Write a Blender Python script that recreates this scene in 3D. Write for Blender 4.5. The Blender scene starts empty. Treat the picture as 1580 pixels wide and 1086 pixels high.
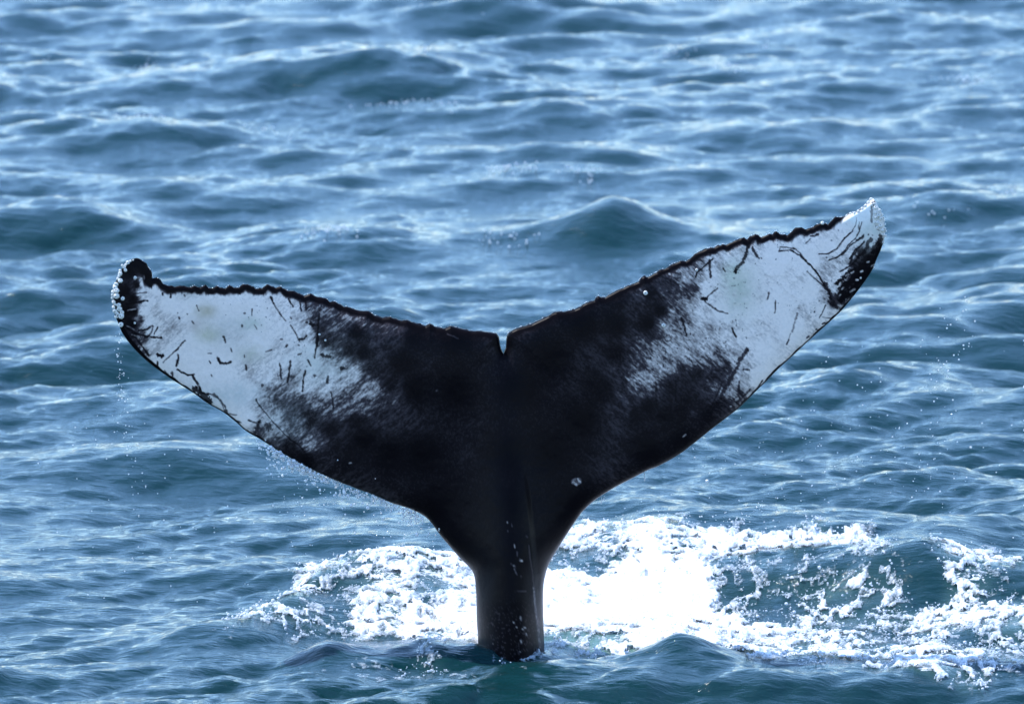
import bpy, math, random
import numpy as np

random.seed(7)
RNG = np.random.default_rng(11)
SC = bpy.context.scene
COL = SC.collection
R = math.radians

# ------------------------------------------------------------------ camera, sky, sun, exposure
CAM_D, CAM_H = 40.0, 8.0            # metres from the whale, metres above the sea
FPX = 12118.0                       # focal length in pixels of a 1580 px wide frame
PITCH = math.atan2(CAM_H, CAM_D) - (1005 - 543) / FPX
cam_data = bpy.data.cameras.new('camera')
cam = bpy.data.objects.new('camera', cam_data)
COL.objects.link(cam)
cam.location = (0.0, -CAM_D, CAM_H)
cam.rotation_euler = (math.pi / 2 - PITCH, 0, 0)
cam_data.sensor_width = 36.0
cam_data.lens = 36.0 * FPX / 1580.0
cam_data.clip_start = 0.5
cam_data.clip_end = 20000
cam_data.dof.use_dof = True
cam_data.dof.focus_distance = 40.6
cam_data.dof.aperture_fstop = 4.2
SC.camera = cam

SUN_EL, SUN_AZ = R(60), R(-62)      # azimuth from +Y (away from the camera), negative = left
world = bpy.data.worlds.new('World')
SC.world = world
world.use_nodes = True
wn = world.node_tree.nodes
sky = wn.new('ShaderNodeTexSky')
sky.sky_type = 'NISHITA'
sky.sun_disc = False
sky.sun_elevation = SUN_EL
sky.sun_rotation = SUN_AZ
sky.air_density = 1.0
sky.dust_density = 0.2
sky.ozone_density = 7.5
bg = wn['Background']
bg.inputs['Strength'].default_value = 0.15
world.node_tree.links.new(sky.outputs[0], bg.inputs['Color'])

sun_data = bpy.data.lights.new('sun', 'SUN')
sun_data.energy = 2.0
sun_data.angle = R(0.5)
sun_data.color = (1.0, 0.98, 0.955)
sun = bpy.data.objects.new('sun', sun_data)
COL.objects.link(sun)
sun.location = (-12, 20, 30)
sun.rotation_euler = (math.pi / 2 - SUN_EL, 0, math.pi - SUN_AZ)
# a lamp shines along -Z; tilt it so that it comes from (sin az, cos az) at the sun's elevation
from mathutils import Vector
sdir = Vector((math.sin(SUN_AZ) * math.cos(SUN_EL), math.cos(SUN_AZ) * math.cos(SUN_EL), math.sin(SUN_EL)))
sun.rotation_euler = sdir.to_track_quat('Z', 'Y').to_euler()

vs = SC.view_settings
vs.view_transform = 'Standard'
vs.look = 'None'
vs.exposure = 1.42
vs.gamma = 1.0
vs.use_curve_mapping = False
SC.cycles.use_denoising = True
SC.cycles.max_bounces = 6
SC.cycles.sample_clamp_indirect = 4.0

# ------------------------------------------------------------------ helpers
CP, SP = math.cos(PITCH), math.sin(PITCH)


def at_depth(px, py, Y):
    """world point on the plane y = Y seen at photo pixel (px, py)"""
    px = np.asarray(px, float); py = np.asarray(py, float)
    u = (px - 790) / FPX; v = (543 - py) / FPX
    dy = CP + v * SP
    dz = -SP + v * CP
    t = (Y + CAM_D) / dy
    return np.stack([u * t, np.broadcast_to(Y, t.shape) * 1.0, CAM_H + dz * t], -1)


def on_sea(px, py):
    u = (px - 790) / FPX; v = (543 - py) / FPX
    dz = -SP + v * CP
    t = -CAM_H / dz
    return u * t, (CP + v * SP) * t - CAM_D


def pix_of_sea(x, y, z=0.0):
    dy = y + CAM_D; dz = z - CAM_H
    fwd = dy * CP - dz * SP
    up = dy * SP + dz * CP
    fwd = np.maximum(fwd, 1.0)
    return 790 + FPX * x / fwd, 543 - FPX * up / fwd


TBL = RNG.random((8, 256, 256))


def vnoise(x, y, k=0):
    t = TBL[k % 8]
    xi = np.floor(x); yi = np.floor(y)
    fx = x - xi; fy = y - yi
    fx = fx * fx * (3 - 2 * fx); fy = fy * fy * (3 - 2 * fy)
    xi = xi.astype(np.int64) & 255; yi = yi.astype(np.int64) & 255
    x1 = (xi + 1) & 255; y1 = (yi + 1) & 255
    return (t[xi, yi] * (1 - fx) * (1 - fy) + t[x1, yi] * fx * (1 - fy)
            + t[xi, y1] * (1 - fx) * fy + t[x1, y1] * fx * fy)


def fbm(x, y, o=4, k=0, gain=0.5):
    s = 0; a = 1.0; n = 0
    for i in range(o):
        s = s + a * vnoise(x + 17.3 * i, y + 9.1 * i, k + i)
        n += a; a *= gain; x = x * 2.03; y = y * 2.03
    return s / n


def sstep(a, b, x):
    t = np.clip((x - a) / (b - a), 0, 1)
    return t * t * (3 - 2 * t)


def idw(px, py, pts, p=3.0, eps=25.0):
    num = np.zeros(px.shape); den = np.zeros(px.shape)
    for (a, b, w) in pts:
        q = 1.0 / (((px - a) ** 2 + (py - b) ** 2 + eps) ** (p / 2))
        num += q * w; den += q
    return num / den


def mesh_from(name, V, F, mat, smooth=True):
    """V (n,3) array, F (m,4) or (m,3) array"""
    me = bpy.data.meshes.new(name)
    F = np.ascontiguousarray(F, dtype=np.int32)
    k = F.shape[1]
    me.vertices.add(len(V)); me.vertices.foreach_set('co', np.ascontiguousarray(V, dtype=np.float32).ravel())
    me.loops.add(F.size); me.loops.foreach_set('vertex_index', F.ravel())
    me.polygons.add(len(F)); me.polygons.foreach_set('loop_start', np.arange(0, F.size, k, dtype=np.int32))
    me.update(calc_edges=True)
    me.polygons.foreach_set('use_smooth', np.full(len(F), smooth))
    me.validate()
    if mat: me.materials.append(mat)
    ob = bpy.data.objects.new(name, me)
    COL.objects.link(ob)
    return ob


def add_color(ob, name, rgb):
    a = ob.data.color_attributes.new(name, 'FLOAT_COLOR', 'POINT')
    c = np.ones((len(rgb), 4), dtype=np.float32); c[:, :rgb.shape[1]] = rgb
    a.data.foreach_set('color', c.ravel())


def new_mat(name):
    m = bpy.data.materials.new(name); m.use_nodes = True
    nt = m.node_tree
    return m, nt, nt.nodes['Principled BSDF'], nt.nodes, nt.links


def node(nt, typ, **kw):
    n = nt.nodes.new(typ)
    for k, v in kw.items():
        if k.startswith('i_'):
            n.inputs[k[2:].replace('_', ' ')].default_value = v
        else:
            setattr(n, k, v)
    return n


# ------------------------------------------------------------------ materials
def water_material():
    m, nt, b, N, L = new_mat('sea_water')
    att = node(nt, 'ShaderNodeAttribute', attribute_name='aeration')
    mix = node(nt, 'ShaderNodeMixRGB')
    mix.inputs[1].default_value = (0.004, 0.031, 0.033, 1)
    mix.inputs[2].default_value = (0.20, 0.36, 0.31, 1)
    L.new(att.outputs['Fac'], mix.inputs[0])
    sep = node(nt, 'ShaderNodeSeparateColor')
    L.new(att.outputs['Color'], sep.inputs[0]); L.new(sep.outputs[0], mix.inputs[0])
    tcf = node(nt, 'ShaderNodeTexCoord')
    nf = node(nt, 'ShaderNodeTexNoise', i_Scale=26.0, i_Detail=6.0, i_Roughness=0.68, i_Distortion=1.2)
    L.new(tcf.outputs['Object'], nf.inputs['Vector'])
    ad = node(nt, 'ShaderNodeMath', operation='ADD'); L.new(nf.outputs['Fac'], ad.inputs[0]); L.new(sep.outputs[1], ad.inputs[1])
    fr = node(nt, 'ShaderNodeMapRange'); fr.inputs[1].default_value = 1.0; fr.inputs[2].default_value = 1.07
    L.new(ad.outputs[0], fr.inputs[0])
    mixf = node(nt, 'ShaderNodeMixRGB'); mixf.inputs[2].default_value = (0.75, 0.78, 0.79, 1)
    L.new(fr.outputs[0], mixf.inputs[0]); L.new(mix.outputs[0], mixf.inputs[1])
    L.new(mixf.outputs[0], b.inputs['Base Color'])
    rr = node(nt, 'ShaderNodeMapRange'); rr.inputs[3].default_value = 0.06; rr.inputs[4].default_value = 0.4
    L.new(fr.outputs[0], rr.inputs[0]); L.new(rr.outputs[0], b.inputs['Roughness'])
    b.inputs['IOR'].default_value = 1.333
    tc = node(nt, 'ShaderNodeTexCoord')
    mp = node(nt, 'ShaderNodeMapping'); mp.inputs['Scale'].default_value = (0.4, 1.0, 0.5)
    mp.inputs['Rotation'].default_value = (0, 0, R(9))
    L.new(tc.outputs['Object'], mp.inputs['Vector'])
    n1 = node(nt, 'ShaderNodeTexNoise', i_Scale=22.0, i_Detail=5.0, i_Roughness=0.62, i_Distortion=0.4)
    n2 = node(nt, 'ShaderNodeTexNoise', i_Scale=6.0, i_Detail=3.0, i_Roughness=0.6)
    L.new(mp.outputs[0], n1.inputs['Vector']); L.new(mp.outputs[0], n2.inputs['Vector'])
    b1 = node(nt, 'ShaderNodeBump', i_Strength=1.0, i_Distance=0.010)
    b2 = node(nt, 'ShaderNodeBump', i_Strength=1.0, i_Distance=0.015)
    L.new(n1.outputs['Fac'], b1.inputs['Height']); L.new(n2.outputs['Fac'], b2.inputs['Height'])
    L.new(b2.outputs[0], b1.inputs['Normal']); L.new(b1.outputs[0], b.inputs['Normal'])
    return m


def foam_material():
    m, nt, b, N, L = new_mat('sea_foam')
    tc = node(nt, 'ShaderNodeTexCoord')
    n1 = node(nt, 'ShaderNodeTexVoronoi', i_Scale=55.0)
    n2 = node(nt, 'ShaderNodeTexNoise', i_Scale=30.0, i_Detail=4.0)
    L.new(tc.outputs['Object'], n1.inputs['Vector']); L.new(tc.outputs['Object'], n2.inputs['Vector'])
    cr = node(nt, 'ShaderNodeMixRGB'); cr.inputs[1].default_value = (0.30, 0.39, 0.42, 1)
    cr.inputs[2].default_value = (0.86, 0.87, 0.88, 1)
    att0 = node(nt, 'ShaderNodeAttribute', attribute_name='cover')
    mc = node(nt, 'ShaderNodeMath', operation='MULTIPLY_ADD'); mc.inputs[1].default_value = 1.3; mc.inputs[2].default_value = -0.75
    L.new(n2.outputs['Fac'], mc.inputs[0])
    mc2 = node(nt, 'ShaderNodeMath', operation='ADD', use_clamp=True); L.new(mc.outputs[0], mc2.inputs[0]); L.new(att0.outputs['Fac'], mc2.inputs[1])
    L.new(mc2.outputs[0], cr.inputs[0]); L.new(cr.outputs[0], b.inputs['Base Color'])
    att = node(nt, 'ShaderNodeAttribute', attribute_name='cover')
    n3 = node(nt, 'ShaderNodeTexNoise', i_Scale=55.0, i_Detail=7.0, i_Roughness=0.72, i_Distortion=0.8)
    L.new(tc.outputs['Object'], n3.inputs['Vector'])
    sb = node(nt, 'ShaderNodeMath', operation='MULTIPLY_ADD'); sb.inputs[1].default_value = 1.9; sb.inputs[2].default_value = -0.95
    L.new(n3.outputs['Fac'], sb.inputs[0])
    ad = node(nt, 'ShaderNodeMath', operation='ADD'); L.new(sb.outputs[0], ad.inputs[0]); L.new(att.outputs['Fac'], ad.inputs[1])
    mr = node(nt, 'ShaderNodeMapRange'); mr.inputs[1].default_value = 0.1; mr.inputs[2].default_value = 0.95
    L.new(ad.outputs[0], mr.inputs[0]); L.new(mr.outputs[0], b.inputs['Alpha'])
    b.inputs['Roughness'].default_value = 0.35
    b1 = node(nt, 'ShaderNodeBump', i_Strength=0.7, i_Distance=0.01)
    L.new(n1.outputs['Distance'], b1.inputs['Height']); L.new(b1.outputs[0], b.inputs['Normal'])
    return m


def skin_material():
    m, nt, b, N, L = new_mat('whale_skin')
    att = node(nt, 'ShaderNodeAttribute', attribute_name='pigment')
    tc = node(nt, 'ShaderNodeTexCoord')
    n = node(nt, 'ShaderNodeTexNoise', i_Scale=60.0, i_Detail=4.0, i_Roughness=0.6)
    L.new(tc.outputs['Object'], n.inputs['Vector'])
    mr = node(nt, 'ShaderNodeMapRange'); mr.inputs[1].default_value = 0.2; mr.inputs[2].default_value = 0.8
    mr.inputs[3].default_value = 0.9; mr.inputs[4].default_value = 1.08
    L.new(n.outputs['Fac'], mr.inputs[0])
    mul = node(nt, 'ShaderNodeMixRGB', blend_type='MULTIPLY'); mul.inputs[0].default_value = 1.0
    L.new(att.outputs['Color'], mul.inputs[1]); L.new(mr.outputs[0], mul.inputs[2])
    L.new(mul.outputs[0], b.inputs['Base Color'])
    b.inputs['Roughness'].default_value = 0.34
    b.inputs['IOR'].default_value = 1.34
    b.inputs['Specular IOR Level'].default_value = 0.07
    n2 = node(nt, 'ShaderNodeTexNoise', i_Scale=14.0, i_Detail=5.0, i_Roughness=0.6)
    L.new(tc.outputs['Object'], n2.inputs['Vector'])
    bp = node(nt, 'ShaderNodeBump', i_Strength=0.2, i_Distance=0.008)
    L.new(n2.outputs['Fac'], bp.inputs['Height']); L.new(bp.outputs[0], b.inputs['Normal'])
    return m


def barnacle_material():
    m, nt, b, N, L = new_mat('barnacle_shell')
    tc = node(nt, 'ShaderNodeTexCoord')
    n = node(nt, 'ShaderNodeTexNoise', i_Scale=120.0, i_Detail=3.0)
    L.new(tc.outputs['Object'], n.inputs['Vector'])
    cr = node(nt, 'ShaderNodeMixRGB'); cr.inputs[1].default_value = (0.6, 0.56, 0.47, 1)
    cr.inputs[2].default_value = (0.9, 0.88, 0.82, 1)
    L.new(n.outputs['Fac'], cr.inputs[0]); L.new(cr.outputs[0], b.inputs['Base Color'])
    b.inputs['Roughness'].default_value = 0.45
    return m


def drop_material():
    m, nt, b, N, L = new_mat('water_drop')
    b.inputs['Base Color'].default_value = (0.93, 0.95, 0.97, 1)
    b.inputs['Roughness'].default_value = 0.08
    b.inputs['IOR'].default_value = 1.33
    b.inputs['Transmission Weight'].default_value = 0.25
    return m


M_WATER, M_FOAM, M_SKIN = water_material(), foam_material(), skin_material()
M_BARN, M_DROP = barnacle_material(), drop_material()
m_bd, nt_, b_, N_, L_ = new_mat('barnacle_opening')
b_.inputs['Base Color'].default_value = (0.03, 0.025, 0.02, 1); b_.inputs['Roughness'].default_value = 0.6
M_HOLE = m_bd

# ------------------------------------------------------------------ sea surface heights


def ocean_tile(L, N, lmin, lmax, lpeak, wind_deg, slope, spread, seed):
    """one periodic patch of wind waves from a directional spectrum: height and sideways push"""
    rg = np.random.default_rng(seed)
    k1 = 2 * np.pi * np.fft.fftfreq(N, L / N)
    kx, ky = np.meshgrid(k1, k1, indexing='ij')
    k = np.hypot(kx, ky); k[0, 0] = 1e9
    kp = 2 * np.pi / lpeak
    lam = 2 * np.pi / k
    S = k ** -4.0 * np.exp(-1.25 * (kp / k) ** 2)
    S *= sstep(lmin * 0.8, lmin * 1.25, lam) * (1 - sstep(lmax * 0.8, lmax * 1.2, lam))
    w = R(wind_deg)
    c = (kx * math.cos(w) + ky * math.sin(w)) / k
    S *= np.where(c > 0, c ** spread, 0.12 * np.abs(c) ** spread) + 0.03
    A = np.sqrt(S) * (rg.normal(size=k.shape) + 1j * rg.normal(size=k.shape))
    A[0, 0] = 0
    h = np.fft.ifft2(A)
    scale = slope / np.std(np.real(np.fft.ifft2(1j * ky * A)))
    A = A * scale
    h = np.real(np.fft.ifft2(A))
    dx = np.real(np.fft.ifft2(-1j * kx / k * A))
    dy = np.real(np.fft.ifft2(-1j * ky / k * A))
    return h, dx, dy, L, N


def sample(tile, x, y, ang=0.0):
    h, dx, dy, L, N = tile
    ca, sa = math.cos(ang), math.sin(ang)
    u = (x * ca + y * sa) / L * N; v = (-x * sa + y * ca) / L * N
    ui = np.floor(u).astype(np.int64); vi = np.floor(v).astype(np.int64)
    fu = u - ui; fv = v - vi
    u0 = ui % N; v0 = vi % N; u1 = (u0 + 1) % N; v1 = (v0 + 1) % N
    w00 = (1 - fu) * (1 - fv); w10 = fu * (1 - fv); w01 = (1 - fu) * fv; w11 = fu * fv
    out = [t[u0, v0] * w00 + t[u1, v0] * w10 + t[u0, v1] * w01 + t[u1, v1] * w11 for t in (h, dx, dy)]
    gx = out[1] * ca - out[2] * sa; gy = out[1] * sa + out[2] * ca
    return out[0], gx, gy


T_BIG = ocean_tile(37.0, 1024, 0.35, 8.0, 3.0, -70, 0.135, 2.2, 5)
T_MID = ocean_tile(19.0, 1024, 0.14, 1.2, 0.7, -60, 0.105, 3.0, 8)
T_SML = ocean_tile(6.1, 640, 0.06, 0.32, 0.25, -78, 0.115, 4.0, 21)

# single waves the photograph shows, plus one added rise: photo px of the foot, half widths (m across, m deep), height, tilt of crest
WAVES = [(790, 1165, 5.0, 0.62, 0.12, 0.0), (740, 1035, 0.7, 0.30, 0.045, 0.0), (880, 1045, 0.4, 0.3, 0.03, 0),  # first entry: broad rise added so the foreground reflects brighter sky
    (1050, 1032, 0.25, 0.24, 0.15, 0.0), (1130, 1052, 0.45, 0.35, 0.06, 0.0),
    (505, 1030, 0.26, 0.26, 0.13, 0.05), (640, 1018, 0.42, 0.3, 0.08, 0.0), (460, 1060, 0.5, 0.2, 0.06, .1), (690, 1016, .32, .25, .05, 0),
    (1425, 900, 0.25, 0.34, 0.13, 0.1), (1340, 905, 0.5, 0.5, 0.07, 0.0),
    (590, 900, 0.55, 0.5, 0.07, -0.2), (945, 368, 0.34, 0.5, 0.20, 0.45), (1010, 372, 0.4, 0.5, 0.10, -0.1), (860, 372, 0.5, 0.5, 0.08, -0.2), (1460, 320, .7, .6, .14, 0), (1000, 775, .5, .4, .07, .1), (560, 378, .7, .6, .10, 0),
    (590, 122, 1.0, 0.9, 0.26, 0.0), (215, 215, 0.7, 0.55, 0.17, -0.1), (120, 355, .6, .5, .12, 0), (250, 720, .6, .4, .07, .2),
    (880, 1000, 0.5, 0.3, -0.04, 0.0), (1420, 1000, 0.8, 0.5, -0.04, 0.0),
]


def sea(x, y, small=1.0, mid=1.0, big=1.0):
    calm = 1 - 0.4 * np.exp(-((x / 2.6) ** 2 + ((y - 0.6) / 1.6) ** 2))
    h1, a1, b1 = sample(T_BIG, x, y)
    h2, a2, b2 = sample(T_MID, x + 3.1, y + 1.7, 0.1)
    h3, a3, b3 = sample(T_SML, x, y, 0.12)
    g = 0.25 + 1.5 * fbm(x / 1.5 + 40, y / 2.8 + 9, 3, 3)         # gusts: ripples come in patches
    g = g * (1 - .3 * sstep(4, 22, y)) + .75 * np.exp(-((y + 1.8) / 1.3) ** 2)
    gb = 0.45 + 1.15 * fbm(x / 3.2 + 11, y / 5.5 + 3, 2, 6)
    h1, a1, b1 = h1 * gb, a1 * gb * .8, b1 * gb * .8
    h = h1 * big * calm + h2 * mid * g + h3 * small * g
    dx = (a1 * big * calm + a2 * mid * g + a3 * small * g) * 0.8
    dy = (b1 * big * calm + b2 * mid * g + b3 * small * g) * 0.8
    for (px, py, sx, sy, H, tl) in WAVES:
        cx, cy = on_sea(px, py)
        ex = (x - cx); ey = (y - cy) - tl * ex
        q = np.exp(-np.abs(ex / sx) ** 1.6 - (ey / sy) ** 2)
        h = h + H * q
    rr = np.hypot(x / 1.0, y / 1.25) - 0.25
    h = h + 0.03 * np.exp(-(rr / .07) ** 2) * fbm(x * 9, y * 9, 2, 5) + 0.012 * np.exp(-((rr - .22) / .06) ** 2)
    # the upwelling the tail has left: a raised ring of boiling water behind it
    px, py = pix_of_sea(x, y)
    ring = ring_field(px, py)
    h = h + ring * 0.09
    return h, dx, dy


RING = [(250, 1000), (350, 985), (440, 955), (500, 915), (560, 890), (640, 882), (740, 872), (840, 862), (900, 850),
        (1000, 850), (1100, 860), (1200, 868), (1310, 868), (1420, 880), (1500, 892), (1600, 900), (1720, 930), (1800, 990)]


def seg_dist(px, py, poly, closed=False):
    best = np.full(px.shape, 1e18)
    n = len(poly)
    for i in range(n if closed else n - 1):
        ax, ay = poly[i]; bx, by = poly[(i + 1) % n]
        vx, vy = bx - ax, by - ay
        l2 = vx * vx + vy * vy + 1e-12
        t = np.clip(((px - ax) * vx + (py - ay) * vy) / l2, 0, 1)
        d = (px - ax - t * vx) ** 2 + (py - ay - t * vy) ** 2
        np.minimum(best, d, out=best)
    return np.sqrt(best)


RING_W = [on_sea(a, b) for a, b in RING]


def ring_field(px, py):
    xs = np.array([p[0] for p in RING]); ys = np.array([p[1] for p in RING])
    yc = np.interp(px, xs, ys)
    inside = np.where(py < yc, (yc - py) / 16.0, (py - yc) / 42.0)
    edge = sstep(150, 330, px) * (1 - sstep(1700, 1850, px))
    return np.exp(-inside ** 2) * edge


FOAM = [(770, 1010, .3), (800, 1014, .35), (838, 1010, .55), (860, 1008, .4), (250, 850, 0), (300, 900, 0), (200, 950, 0), (250, 800, 0), (400, 860, 0), (330, 950, .05), (200, 900, 0), (870, 960, 1.1), (950, 920, 1.15), (1000, 940, 1.15), (1050, 920, 1.1), (900, 1000, .45), (860, 995, .4), (950, 1000, .55), (1100, 960, .75), (880, 920, 1), (1000, 905, 1), (1060, 895, 1), (700, 960, .95),
        (720, 905, .75), (640, 905, .6), (600, 890, .7), (660, 935, .4), (600, 935, .65), (560, 962, .7), (520, 945, .3), (525, 965, .4),
        (570, 880, .7), (500, 900, .55), (470, 930, .55), (545, 925, .5), (410, 955, .45), (430, 960, .45), (390, 975, .5), (350, 975, .35), (300, 985, .1), (250, 990, 0),
        (480, 970, .5), (420, 920, 0), (350, 930, 0), (500, 865, 0), (600, 850, 0), (700, 875, .7), (690, 850, 0), (900, 843, .8), (880, 870, .4),
        (950, 860, .55), (1000, 850, .85), (920, 880, .35), (1100, 850, .9), (1050, 870, .5), (1150, 872, .55), (1130, 900, .35), (1200, 853, .9),
        (1260, 858, .85), (1200, 890, .35), (1280, 890, .25), (1310, 850, .75), (1350, 870, .45), (1400, 870, .25), (1350, 900, .4), (1380, 930, .5),
        (1290, 925, .5), (1250, 950, .5), (1200, 930, .3), (1200, 970, .75), (1280, 980, .6), (1330, 960, .4), (1400, 900, .15), (1430, 925, .2),
        (1480, 885, .7), (1550, 888, .75), (1500, 910, .5), (1560, 920, .3), (1440, 945, .7), (1500, 950, .65), (1560, 945, .6), (1400, 980, .4),
        (1500, 990, .35), (1560, 1000, .4), (1300, 1010, .6), (1200, 1010, .65), (1350, 1020, .5), (1420, 1035, .7), (1500, 1035, .55),
        (1560, 1025, .25), (1100, 1000, .7), (1000, 980, .85), (930, 1015, .25), (870, 1012, .1), (740, 990, .8), (680, 985, .6), (640, 965, .85),
        (900, 815, 0), (1000, 820, 0), (1100, 822, 0), (1200, 826, 0), (1300, 822, 0), (1380, 838, 0), (1450, 850, 0), (1580, 858, 0), (800, 840, 0),
        (1000, 1040, 0), (1100, 1040, 0), (1200, 1050, 0), (1300, 1060, 0), (1400, 1068, 0), (1580, 1065, 0), (740, 1015, 0), (600, 995, 0),
        (500, 1000, 0), (400, 1000, 0), (850, 1030, 0), (1650, 950, .5), (1700, 980, .3), (1760, 940, 0), (1700, 1060, 0), (1700, 860, 0)]


def foam_density(px, py):
    d = idw(px, py * 1.6, [(a, b * 1.6, w) for a, b, w in FOAM], 4.0, 60.0)
    box = sstep(190, 300, px) * (1 - sstep(1720, 1850, px)) * sstep(800, 835, py) * (1 - sstep(1050, 1080, py))
    return d * box


def axis(fine_lo, fine_hi, step_fn, far):
    a = [fine_lo]
    while a[-1] < fine_hi: a.append(a[-1] + step_fn(a[-1]))
    s = step_fn(a[-1]); up = [a[-1]]
    while up[-1] < far: s *= 1.16; up.append(up[-1] + s)
    s = step_fn(fine_lo); dn = [fine_lo]
    while dn[-1] > -far: s *= 1.16; dn.append(dn[-1] - s)
    return np.array(dn[:0:-1] + a + up[1:])


def make_sea():
    xs = axis(-7.5, 7.5, lambda v: 0.021, 5000)
    ys = axis(-4.0, 46.0, lambda v: 0.034 if v < 4 else 0.034 + (v - 4) * 0.0017, 5000)
    X, Y = np.meshgrid(xs, ys, indexing='ij')
    sx = np.gradient(xs)[:, None]; sy = np.gradient(ys)[None, :]
    sp = np.maximum(sx, sy * 0.8)
    fs = 1 - sstep(0.04, 0.09, sp); fm = 1 - sstep(0.1, 0.4, sp); fb = 1 - sstep(0.4, 2.0, sp)
    h, dx, dy = sea(X, Y, fs, fm, fb)
    V = np.stack([X + dx, Y + dy, h], -1).reshape(-1, 3)
    nx, ny = X.shape
    idx = np.arange(nx * ny).reshape(nx, ny)
    F = np.stack([idx[:-1, :-1], idx[1:, :-1], idx[1:, 1:], idx[:-1, 1:]], -1).reshape(-1, 4)
    ob = mesh_from('sea', V, F, M_WATER)
    px, py = pix_of_sea(X, Y)
    dens = foam_density(px, py)
    near = 0.7 * np.exp(-((px - 905) / 120) ** 2 - ((py - 1000) / 20) ** 2)
    aer = np.clip(0.34 * sstep(0.25, 0.95, dens + 0.35 * (fbm(X * 3, Y * 3, 3, 2) - .5)) + 0.75 * near, 0, 1)
    froth = np.clip(0.70 * sstep(0.05, 0.9, dens + 0.25 * (fbm(X * 5, Y * 5, 3, 4) - .5)), 0, .70)
    a = np.stack([aer.ravel(), froth.ravel(), froth.ravel()], -1)
    add_color(ob, 'aeration', a)
    ob['kind'] = 'structure'
    ob['label'] = 'choppy blue-green sea with small wind waves'
    return ob


def make_foam():
    x0, x1, y0, y1 = -3.0, 4.4, -1.4, 4.9
    xs = np.arange(x0, x1, 0.0105); ys = np.arange(y0, y1, 0.017)
    X, Y = np.meshgrid(xs, ys, indexing='ij')
    h, dx, dy = sea(X, Y)
    px, py = pix_of_sea(X, Y)
    dens = foam_density(px, py)
    wx = X + 0.10 * (fbm(X * 4, Y * 4, 3, 1) - .5); wy = Y + 0.16 * (fbm(X * 4 + 9, Y * 4, 3, 2) - .5)
    n = 0.5 * fbm(wx * 7, wy * 4.5, 6, 4, 0.75) + 0.5 * (np.abs(2 * fbm(wx * 11, wy * 6.5, 4, 6, 0.68) - 1) * 2.0)
    n = (n - n.min()) / (n.max() - n.min())
    n = sstep(0.02, 0.75, n)
    q = dens * 1.0 - n * 0.86 - 0.165 + 0.15 * sstep(.8, 1.0, dens)
    lump = fbm(wx * 22, wy * 15, 4, 5, 0.68)
    th = 0.004 + np.clip(q * 0.05, 0, 0.012) + sstep(0.0, 0.25, q) * (0.034 * (lump - 0.48) + 0.004) * (1 - 0.5 * sstep(.75, 1.0, dens))
    V = np.stack([X + dx, Y + dy, h + th + 0.002], -1)
    nx, ny = X.shape
    idx = np.arange(nx * ny).reshape(nx, ny)
    keep = (q > -0.16) & (dens > 0.03)
    kf = keep[:-1, :-1] & keep[1:, :-1] & keep[1:, 1:] & keep[:-1, 1:]
    F = np.stack([idx[:-1, :-1], idx[1:, :-1], idx[1:, 1:], idx[:-1, 1:]], -1)[kf]
    used = np.unique(F)
    remap = np.full(nx * ny, -1); remap[used] = np.arange(len(used))
    Vf = V.reshape(-1, 3)[used]; Ff = remap[F]
    ob = mesh_from('sea_foam', Vf, Ff, M_FOAM)
    cov = np.clip((q + 0.16) / 0.42, 0, 1.3).ravel()[used]
    add_color(ob, 'cover', np.stack([cov] * 3, -1))
    ob['kind'] = 'stuff'; ob['label'] = 'churned white foam spreading over the water around the tail'; ob['category'] = 'foam'
    # froth beads thrown up off the foam
    qq = q.ravel(); w = np.clip(1 - np.abs(qq - 0.02) / 0.16, 0, 1) * (dens.ravel() > 0.28)
    w = w / w.sum()
    pick = RNG.choice(len(w), 5200, p=w)
    # white beads on crests farther out, standing in for sun glints
    GLINTS = []
    for cx, cy, sx_, n_ in [(430, 75, 22, 16), (655, 102, 8, 6), (620, 160, 40, 34), (700, 170, 30, 14), (790, 268, 32, 34), (890, 275, 28, 26), (905, 342, 26, 40), (510, 378, 36, 46), (780, 380, 60, 26), (1490, 122, 34, 40),
                             (1040, 78, 26, 20), (1130, 108, 22, 16), (215, 190, 40, 34), (1555, 300, 22, 22), (230, 92, 18, 12), (1440, 330, 40, 10), (70, 92, 5, 4), (1185, 72, 6, 4), (400, 200, 50, 10), (500, 20, 200, 14)]:
        gx = RNG.normal(cx, sx_ * .6, n_); gy = cy + RNG.normal(0, 4, n_) + (gx - cx) * .05
        X0, Y0 = on_sea(gx, gy + 3)
        hh, ddx, ddy = sea(X0, Y0)
        GLINTS.append(np.stack([X0 + ddx, Y0 + ddy, hh + .012], -1))
    GLINTS = np.concatenate(GLINTS)
    P = V.reshape(-1, 3)[pick] + np.stack([RNG.normal(0, .01, 5200), RNG.normal(0, .01, 5200), np.abs(RNG.normal(0, .014, 5200)) ** 1.0], -1)
    rr = np.clip(RNG.lognormal(math.log(.0034), .45, 5200), .0015, .011)
    P = np.concatenate([P, GLINTS]); rr = np.concatenate([rr, RNG.uniform(.003, .009, len(GLINTS))])
    b = beads('foam_spray_and_glints', P, rr, M_DROP)
    b['kind'] = 'stuff'; b['label'] = 'tiny white beads of spray hopping above the churned foam, and beads imitating sun glints on far crests'; b['category'] = 'spray'
    return ob


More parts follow.
